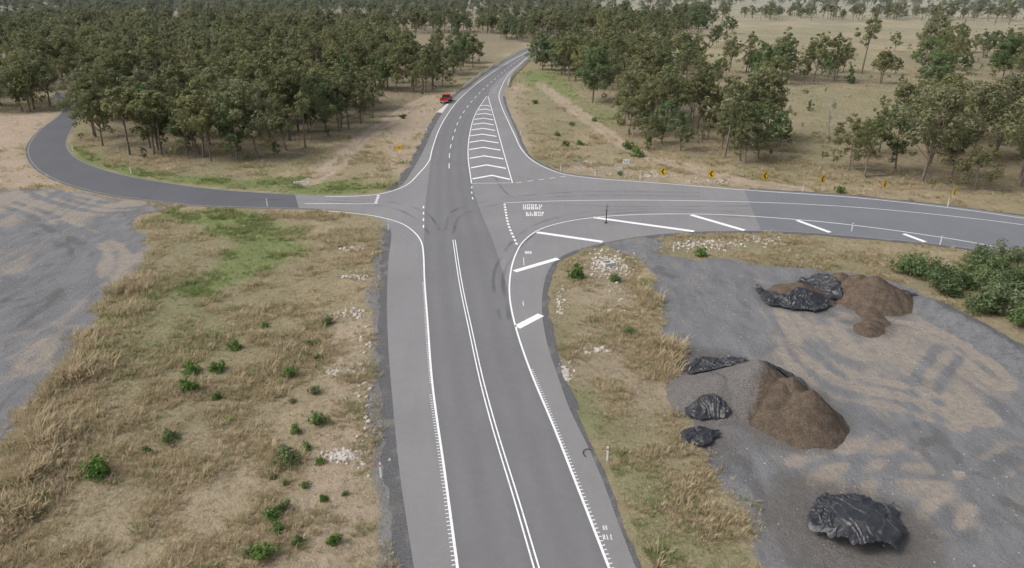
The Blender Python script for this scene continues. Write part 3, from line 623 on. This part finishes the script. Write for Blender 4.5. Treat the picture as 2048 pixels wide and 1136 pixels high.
main=heap('gravel_stockpile',[(1508,788,3.7,2.75,1.0),(1555,815,3.0,2.0,1.)]+along([(1512,788),(1570,808),(1612,838)],2.7,2.05,8)+[(1600,838,2.9,1.75,1.),(1440,788,3.4,1.45,1.),(1420,775,2.6,.8,1.),(1490,758,2.6,1.2,1.2)],M_PB,greyfn=lambda Q:.75-((Q[:,0]-c0[0])*.9-(Q[:,1]-c0[1])*.5+.1)*.5)
pile2=heap('gravel_stockpile',[(1745,594,3.4,2.1,1.),(1715,582,2.9,1.75,1.),(1680,572,2.6,1.45,1.),(1655,567,1.9,1.,1.),(1772,597,2.8,1.5,1.)],M_PB)
heap('gravel_spill',along([(1735,618),(1752,640),(1735,662)],1.0,.42,7),M_PB)
heap('gravel_windrow',along([(1850,608),(1905,638),(1955,664),(2010,698),(2080,740),(2150,790)],1.9,.75,30),M_PG)
mpl,nt,b=new_mat('black_plastic'); n=N(nt); b.inputs['Specular IOR Level'].default_value=.45
c=n.mix(n.ramp(n.noise(1.3,5,rough=.7),.5,.75),(.022,.023,.026),(.085,.082,.08)); n.lk(c,b.inputs['Base Color']); b.inputs['Roughness'].default_value=.42; n.bump(n.noise(5,4,rough=.65),b,.45,.05)
def tarp(name,px,base,amp=.12,res=.04,seed=0,fold=1.2,edge=.05,center=None):
    poly=cat(PW(px),.5,True); lo=poly.min(0)-.3; hi=poly.max(0)+.3
    gx=np.arange(lo[0],hi[0],res); gy=np.arange(lo[1],hi[1],res); A_,B_=np.meshgrid(gx,gy); Q=np.c_[A_.ravel(),B_.ravel()]
    sd=sdist(poly,Q)+(fbm(Q,.9,seed+5,3)-.5)*.9
    th=seed*1.3; R=np.array([[math.cos(th),-math.sin(th)],[math.sin(th),math.cos(th)]]); wq=(Q+np.c_[fbm(Q,1.7,seed+1,2)-.5,fbm(Q,1.7,seed+2,2)-.5]*1.5)@R
    z=base(Q,sd)+edge
    for j,(an,s_,am) in enumerate([(0,.5,1.),(1.05,.36,.8),(2.1,.26,.6),(.6,.17,.35)]):
        Rj=np.array([[math.cos(an),-math.sin(an)],[math.sin(an),math.cos(an)]]); sj=(wq@Rj)*np.array([1,.18])
        r1=1-np.abs(fbm(sj,fold*s_,seed+7+j,1)*2-1)*4.; z=z+amp*am*np.clip(r1,0,1)*sm(-.1,.25,sd)
    if center is not None:
        dq=Q-center; an=np.arctan2(dq[:,1],dq[:,0])+(fbm(Q,1.5,seed+31,2)-.5)*1.6; rr=np.hypot(dq[:,0],dq[:,1])
        an_=np.c_[np.cos(an)*5,np.sin(an)*5]; z=z+.09*sm(.7,2.,rr)*np.clip(1-np.abs(fbm(an_,.9,seed+40,2)*2-1)*3.2,0,1)
    a,b_=len(gx),len(gy); k=(np.arange(b_-1)[:,None]*a+np.arange(a-1)).ravel(); qd=np.stack([k,k+1,k+a+1,k+a],1); qd=qd[sd[qd].min(1)>0]
    return obj_from(name,np.c_[Q,z],[tuple(map(int,f)) for f in qd],mpl,True)
def over(cs,add_=0): return lambda Q,sd: np.maximum(hmap(Q,cs,.15)-.10,-.03)+.04+add_*sm(0,.6,sd)
cc_=np.array(P(1712,1062))
tarp('covered_stockpile',[(1622,1020),(1645,1000),(1690,992),(1720,996),(1785,1010),(1795,1035),(1815,1062),(1798,1085),(1790,1112),(1745,1104),(1700,1110),(1650,1086),(1616,1062)],lambda Q,sd:.92*np.clip(1-(((Q[:,0]-cc_[0])/2.7)**2+((Q[:,1]-cc_[1])/2.5)**2)*(1+(fbm(Q,1.4,77,2)-.5)*.8),0,1)**.9+.03,.13,.03,1,1.5,center=cc_)
tarp('plastic_sheet',[(1372,728),(1400,712),(1440,716),(1425,738),(1405,760),(1380,756)],over(main,.0),.10,.03,2,1.)
tarp('plastic_sheet',[(1405,736),(1440,718),(1490,718),(1545,728),(1590,750),(1620,785),(1612,802),(1580,778),(1540,762),(1500,750),(1450,745)],over(main,.02),.10,.03,3,1.)
tarp('plastic_sheet',[(1370,816),(1400,806),(1438,812),(1460,832),(1410,840),(1372,832)],over(main,.08),.12,.03,4,.9)
tarp('plastic_sheet',[(1362,868),(1390,858),(1440,862),(1442,874),(1395,890),(1364,884)],over(main,.08),.12,.03,5,.9)
p3=heap('gravel_stockpile',[(1600,590,2.8,1.25,1.)],M_PB)
tarp('plastic_sheet',[(1516,574),(1560,596),(1600,594),(1655,603),(1655,616),(1600,622),(1550,613),(1520,600)],over(p3,.0),.13,.035,6,1.)
tarp('plastic_sheet',[(1600,562),(1640,556),(1652,568),(1688,592),(1650,599),(1612,580)],over(pile2,.0),.13,.035,7,1.)
tarp('plastic_sheet',[(1795,582),(1815,584),(1836,592),(1812,596)],over(pile2,.05),.1,.04,8,.8)
# ---------------------------------------------------------------- small objects
def box(V_,F_,M_,x0,x1,y0,y1,z0,z1,mi=0,tx=0,ty=0):
    o=len(V_); V_+=[(x0,y0,z0),(x1,y0,z0),(x1,y1,z0),(x0,y1,z0),(x0+tx,y0+ty,z1),(x1-tx,y0+ty,z1),(x1-tx,y1-ty,z1),(x0+tx,y1-ty,z1)]
    for f in ((3,2,1,0),(4,5,6,7),(0,1,5,4),(1,2,6,5),(2,3,7,6),(3,0,4,7)): F_.append(tuple(k+o for k in f)); M_.append(mi)
def build(name,fn,mats,x,y,rz=0,z=None):
    V_=[];F_=[];M_=[]; fn(V_,F_,M_); o=obj_from(name,V_,F_,mats)
    o.data.polygons.foreach_set('material_index',M_)
    if z is None: z=float(height(np.array([[x,y]]))[0])
    o.location=(x,y,z); o.rotation_euler=(0,0,rz); return o
WH=simple('white_plastic',(.78,.78,.75),.5,var=.06); STEEL=simple('galvanised_steel',(.42,.43,.43),.45,.6,.1); YEL=simple('sign_yellow',(.85,.50,.02),.45,var=.05); BLK=simple('sign_black',(.02,.02,.02),.5); RED=simple('reflector_red',(.5,.03,.02),.4); SWH=simple('sign_white',(.80,.80,.78),.45,var=.04)
def post(V_,F_,M_):
    box(V_,F_,M_,-.055,.055,-.02,.02,-.1,1.02,0); box(V_,F_,M_,-.04,.04,-.024,-.0205,.80,.92,1); box(V_,F_,M_,-.04,.04,.0205,.024,.80,.92,1)
    box(V_,F_,M_,-.055,.055,-.02,.02,1.02,1.06,0,.02,.005)
for u,v in [(762,955),(1214,922),(1347,500),(1121,343),(535,413),(262,347),(146,301),(1280,360),(1190,352),(1605,383),(1895,413),(1703,463),(1041,270),(853,264),(1880,490),(777,460),(1018,162)]:
    x,y=P(u,v); build('guide_post',post,[WH,RED],x,y)
def chev(V_,F_,M_):
    box(V_,F_,M_,-.03,.03,.03,.09,-.1,2.05,1); box(V_,F_,M_,-.42,.42,-.012,.012,1.15,2.05,0)
    for sgn in (1,-1):
        o=len(V_); zc=1.6; y=-.016
        pts=[(-.26,zc),(.02,zc+sgn*.36),(.26,zc+sgn*.36),(-.02,zc)]
        V_.extend([(a,y,b_) for a,b_ in pts]); F_.append((o,o+1,o+2,o+3)); M_.append(2)
    for a in ((-.42,.42,1.15,1.18),(-.42,.42,2.02,2.05),(-.42,-.39,1.18,2.02),(.39,.42,1.18,2.02)): box(V_,F_,M_,a[0],a[1],-.016,-.0125,a[2],a[3],2)
for (u,v),a in zip([(1324,365),(1420,370),(1527,374),(1641,381),(1765,391),(1903,407)],[0,3,14,32,38,41]):
    x,y=P(u,v); build('chevron_sign',chev,[YEL,STEEL,BLK],x,y,math.radians(a))
def ysign(V_,F_,M_):
    for s_ in (-.28,.28): box(V_,F_,M_,s_-.03,s_+.03,.02,.08,-.1,1.5,1)
    box(V_,F_,M_,-.42,.42,-.012,.012,1.0,1.75,0)
    for cx in (-.15,.15): box(V_,F_,M_,cx-.04,cx+.04,-.017,-.0125,1.12,1.6,2); box(V_,F_,M_,cx-.09,cx+.09,-.02,-.0175,1.32,1.42,2)
x,y=P(799,311); build('warning_sign',ysign,[YEL,STEEL,BLK],x,y)
def board(w,h,z0,rows=3):
    def f(V_,F_,M_):
        for s_ in (-w*.35,w*.35): box(V_,F_,M_,s_-.03,s_+.03,.02,.08,-.1,z0+h,1)
        box(V_,F_,M_,-w/2,w/2,-.012,.012,z0,z0+h,0)
        for k in range(rows):
            zz=z0+h*(.15+.7*(k+.5)/rows); t=h*.7/rows*.28; n_=6; r=random.Random(k)
            for j in range(n_):
                if r.random()<.15: continue
                xx=-w*.4+w*.8*j/n_; box(V_,F_,M_,xx,xx+w*.08,-.016,-.0125,zz-t,zz+t,2)
    return f
x,y=P(1251,338); build('information_sign',board(.95,.7,.9),[SWH,STEEL,BLK],x,y)
x,y=P(1237,345); build('direction_sign',board(.85,.25,.5,1),[SWH,STEEL,BLK],x,y)
x,y=P(604,378); build('street_name_sign',board(2.1,.22,.85,1),[SWH,STEEL,BLK],x,y)
def giveway(V_,F_,M_):
    box(V_,F_,M_,-.03,.03,-.06,0,-.1,1.9,1)
    def tri(s_,y,z,mi,flip=False):
        o=len(V_); V_.extend([(-s_,y,z+s_*1.0),(s_,y,z+s_*1.0),(0,y,z-s_*.75),(-s_,y+.02,z+s_),(s_,y+.02,z+s_),(0,y+.02,z-s_*.75)])
        for f in ((2,1,0),(3,4,5),(0,1,4,3),(1,2,5,4),(2,0,3,5)): F_.append(tuple(k+o for k in f)); M_.append(mi)
    tri(.42,.005,1.6,1); tri(.40,.028,1.6,2); tri(.25,.051,1.62,0)
x,y=P(1161,345); build('give_way_sign',giveway,[SWH,STEEL,RED],x,y)
def kl(V_,F_,M_):
    box(V_,F_,M_,-.04,.04,-.04,.04,0,2.1,1); box(V_,F_,M_,-.012,.012,-.25,.25,1.65,2.15,2); box(V_,F_,M_,-.016,-.0125,-.22,.22,1.68,2.12,0); box(V_,F_,M_,-.15,.15,-.15,.15,0,.06,1)
x,y=P(1212,446); build('keep_left_sign',kl,[STEEL,BLK,BLK],x,y,.3,.016)
def rail(name,px,off=0):
    p=resample(cat(PW(px),1),step=2.0); V_=[];F_=[];M_=[]
    prof=[(-.04,.45),(.03,.50),(-.02,.575),(-.02,.60),(.03,.67),(-.04,.74)]
    t=np.gradient(p,axis=0); t/=np.linalg.norm(t,axis=1)[:,None]; nn=np.c_[-t[:,1],t[:,0]]; K=len(prof)
    for sgn in (-1,1):
        o=len(V_)
        for q,mm in zip(p,nn):
            for a,z in prof: V_.append((q[0]+mm[0]*(a+sgn*.12),q[1]+mm[1]*(a+sgn*.12),z))
        for j in range(len(p)-1):
            for k in range(K-1): F_.append((o+j*K+k,o+j*K+k+1,o+(j+1)*K+k+1,o+(j+1)*K+k)); M_.append(0)
    for q in p: box(V_,F_,M_,q[0]-.06,q[0]+.06,q[1]-.06,q[1]+.06,-.1,.72,1)
    o=obj_from(name,V_,F_,[SWH,STEEL]); o.data.polygons.foreach_set('material_index',M_)
rail('guardrail',[(926,178),(955,155),(990,132),(1022,114),(1055,98)]); rail('guardrail',[(1015,175),(1022,156),(1040,137),(1058,120)])
# red utility truck, seen from behind
TR=simple('red_paint',(.42,.03,.02),.35,var=.08); GL=simple('dark_glass',(.02,.025,.03),.15); TY_=simple('tyre_rubber',(.02,.02,.02),.8); TRAY=simple('tray_grey',(.25,.25,.25),.6)
def cyl(V_,F_,M_,x0,x1,cy,cz,r,mi):
    o=len(V_); K=16
    for xx in (x0,x1):
        for k in range(K): V_.append((xx,cy+r*math.cos(k*2*math.pi/K),cz+r*math.sin(k*2*math.pi/K)))
    for k in range(K): F_.append((o+k,o+(k+1)%K,o+K+(k+1)%K,o+K+k)); M_.append(mi)
    F_.append(tuple(o+k for k in range(K))[::-1]); M_.append(mi); F_.append(tuple(o+K+k for k in range(K))); M_.append(mi)
def truck(V_,F_,M_):
    box(V_,F_,M_,-.92,.92,1.6,3.0,.45,1.0,0,.04,.03)
    box(V_,F_,M_,-.92,.92,-.2,1.6,.45,1.05,0,.02,0)
    box(V_,F_,M_,-.88,.88,-.15,1.5,1.05,1.68,1,.14,.2)
    box(V_,F_,M_,-.74,.74,.05,1.28,1.682,1.74,0,.04,.05)
    for sx in (-.86,.80): box(V_,F_,M_,sx,sx+.06,.62,.72,1.05,1.66,0)
    box(V_,F_,M_,-.95,.95,-2.5,-.25,.62,.72,2)
    for a in ((-.95,-.90,-2.5,-.25),(.90,.95,-2.5,-.25),(-.90,.90,-2.5,-2.45),(-.90,.90,-.30,-.25)): box(V_,F_,M_,*a,.72,1.05,0)
    box(V_,F_,M_,-.5,.5,-2.4,-.2,.40,.62,3)
    box(V_,F_,M_,-.92,.92,-2.58,-2.50,.45,.58,4); box(V_,F_,M_,-.94,-.7,-2.53,-2.501,.75,.9,5); box(V_,F_,M_,.7,.94,-2.53,-2.501,.75,.9,5)
    box(V_,F_,M_,-.9,.9,3.0,3.08,.42,.6,4)
    for cy in (-1.6,2.1):
        cyl(V_,F_,M_,-.93,-.68,cy,.37,.37,3); cyl(V_,F_,M_,.68,.93,cy,.37,.37,3)
        cyl(V_,F_,M_,-.945,-.931,cy,.37,.2,4); cyl(V_,F_,M_,.931,.945,cy,.37,.2,4)
x,y=P(892,204); build('red_utility_truck',truck,[TR,GL,TRAY,TY_,STEEL,RED],x,y,math.radians(-6),.0)
pad=PW([(872,224),(897,205),(915,196),(905,212),(886,226)]); sheet('concrete_pad',pad,.006,simple('concrete',(.5,.47,.42),.9))
V_=[];F_=[];M_=[]; x,y=P(1176,908)
tube(V_,F_,M_,[(math.cos(a)*.3,math.sin(a)*.4,.05) for a in np.linspace(.9,4.2,16)],[.022]*16,0,8)
o=obj_from('tyre_offcut',V_,F_,TY_,True); o.location=(x,y,.02)
def culv(V_,F_,M_):
    box(V_,F_,M_,-.6,.6,-.5,-.38,-.1,.35,0); box(V_,F_,M_,-.6,-.48,-.38,.5,-.1,.3,0); box(V_,F_,M_,.48,.6,-.38,.5,-.1,.3,0); box(V_,F_,M_,-.48,.48,.4,.5,-.1,.3,0)
x,y=P(1216,527); build('drain_pit',culv,[simple('concrete_pit',(.5,.48,.44),.9)],x,y,.4)
for (u,v,L_,a) in [(1760,352,5,.3),(1740,340,4,-.4),(1900,205,7,.1),(1560,158,6,.2),(1480,240,4,.5),(1330,150,4,0)]:
    V_=[];F_=[];M_=[]; tube(V_,F_,M_,[(-L_/2,0,.1),(-L_/6,.2,.12),(L_/5,-.1,.14),(L_/2,.15,.25)],[.15,.12,.09,.04],0,7); tube(V_,F_,M_,[(0,0,.2),(.8,.9,.5),(1.6,1.3,.9)],[.08,.05,.02],0,6)
    o=obj_from('fallen_log',V_,F_,M_BARK); x,y=P(u,v); o.location=(x,y,0); o.rotation_euler=(0,0,a)
# ---------------------------------------------------------------- light, sky, camera
EL=math.radians(48); AZ=math.radians(-100)
w=bpy.data.worlds.new('World'); S.world=w; w.use_nodes=True; nt=w.node_tree; bg=nt.nodes['Background']
sk=nt.nodes.new('ShaderNodeTexSky'); sk.sky_type='NISHITA'; sk.sun_disc=False; sk.sun_elevation=EL; sk.sun_rotation=AZ; sk.dust_density=4; sk.air_density=1.0; sk.ozone_density=1
hs=nt.nodes.new('ShaderNodeHueSaturation'); hs.inputs['Saturation'].default_value=.6; hs.inputs['Value'].default_value=1.3; nt.links.new(sk.outputs[0],hs.inputs['Color'])
nt.links.new(hs.outputs[0],bg.inputs[0]); bg.inputs[1].default_value=.15
ld=bpy.data.lights.new('sun','SUN'); ld.energy=2.1; ld.angle=math.radians(24); ld.color=(1,.975,.94)
lo=bpy.data.objects.new('sun',ld); S.collection.objects.link(lo)
d=Vector((math.sin(AZ)*math.cos(EL),math.cos(AZ)*math.cos(EL),math.sin(EL))); lo.rotation_euler=(-d).to_track_quat('-Z','Y').to_euler()
cd=bpy.data.cameras.new('camera'); cd.sensor_width=36; cd.lens=F/2048*36; cd.clip_end=20000; cd.clip_start=.5
co=bpy.data.objects.new('camera',cd); S.collection.objects.link(co); co.location=(0,0,CAMH); co.rotation_euler=(math.radians(90)-PITCH,0,0); S.camera=co
S.view_settings.view_transform='Standard'; S.view_settings.look='None'; S.view_settings.exposure=0
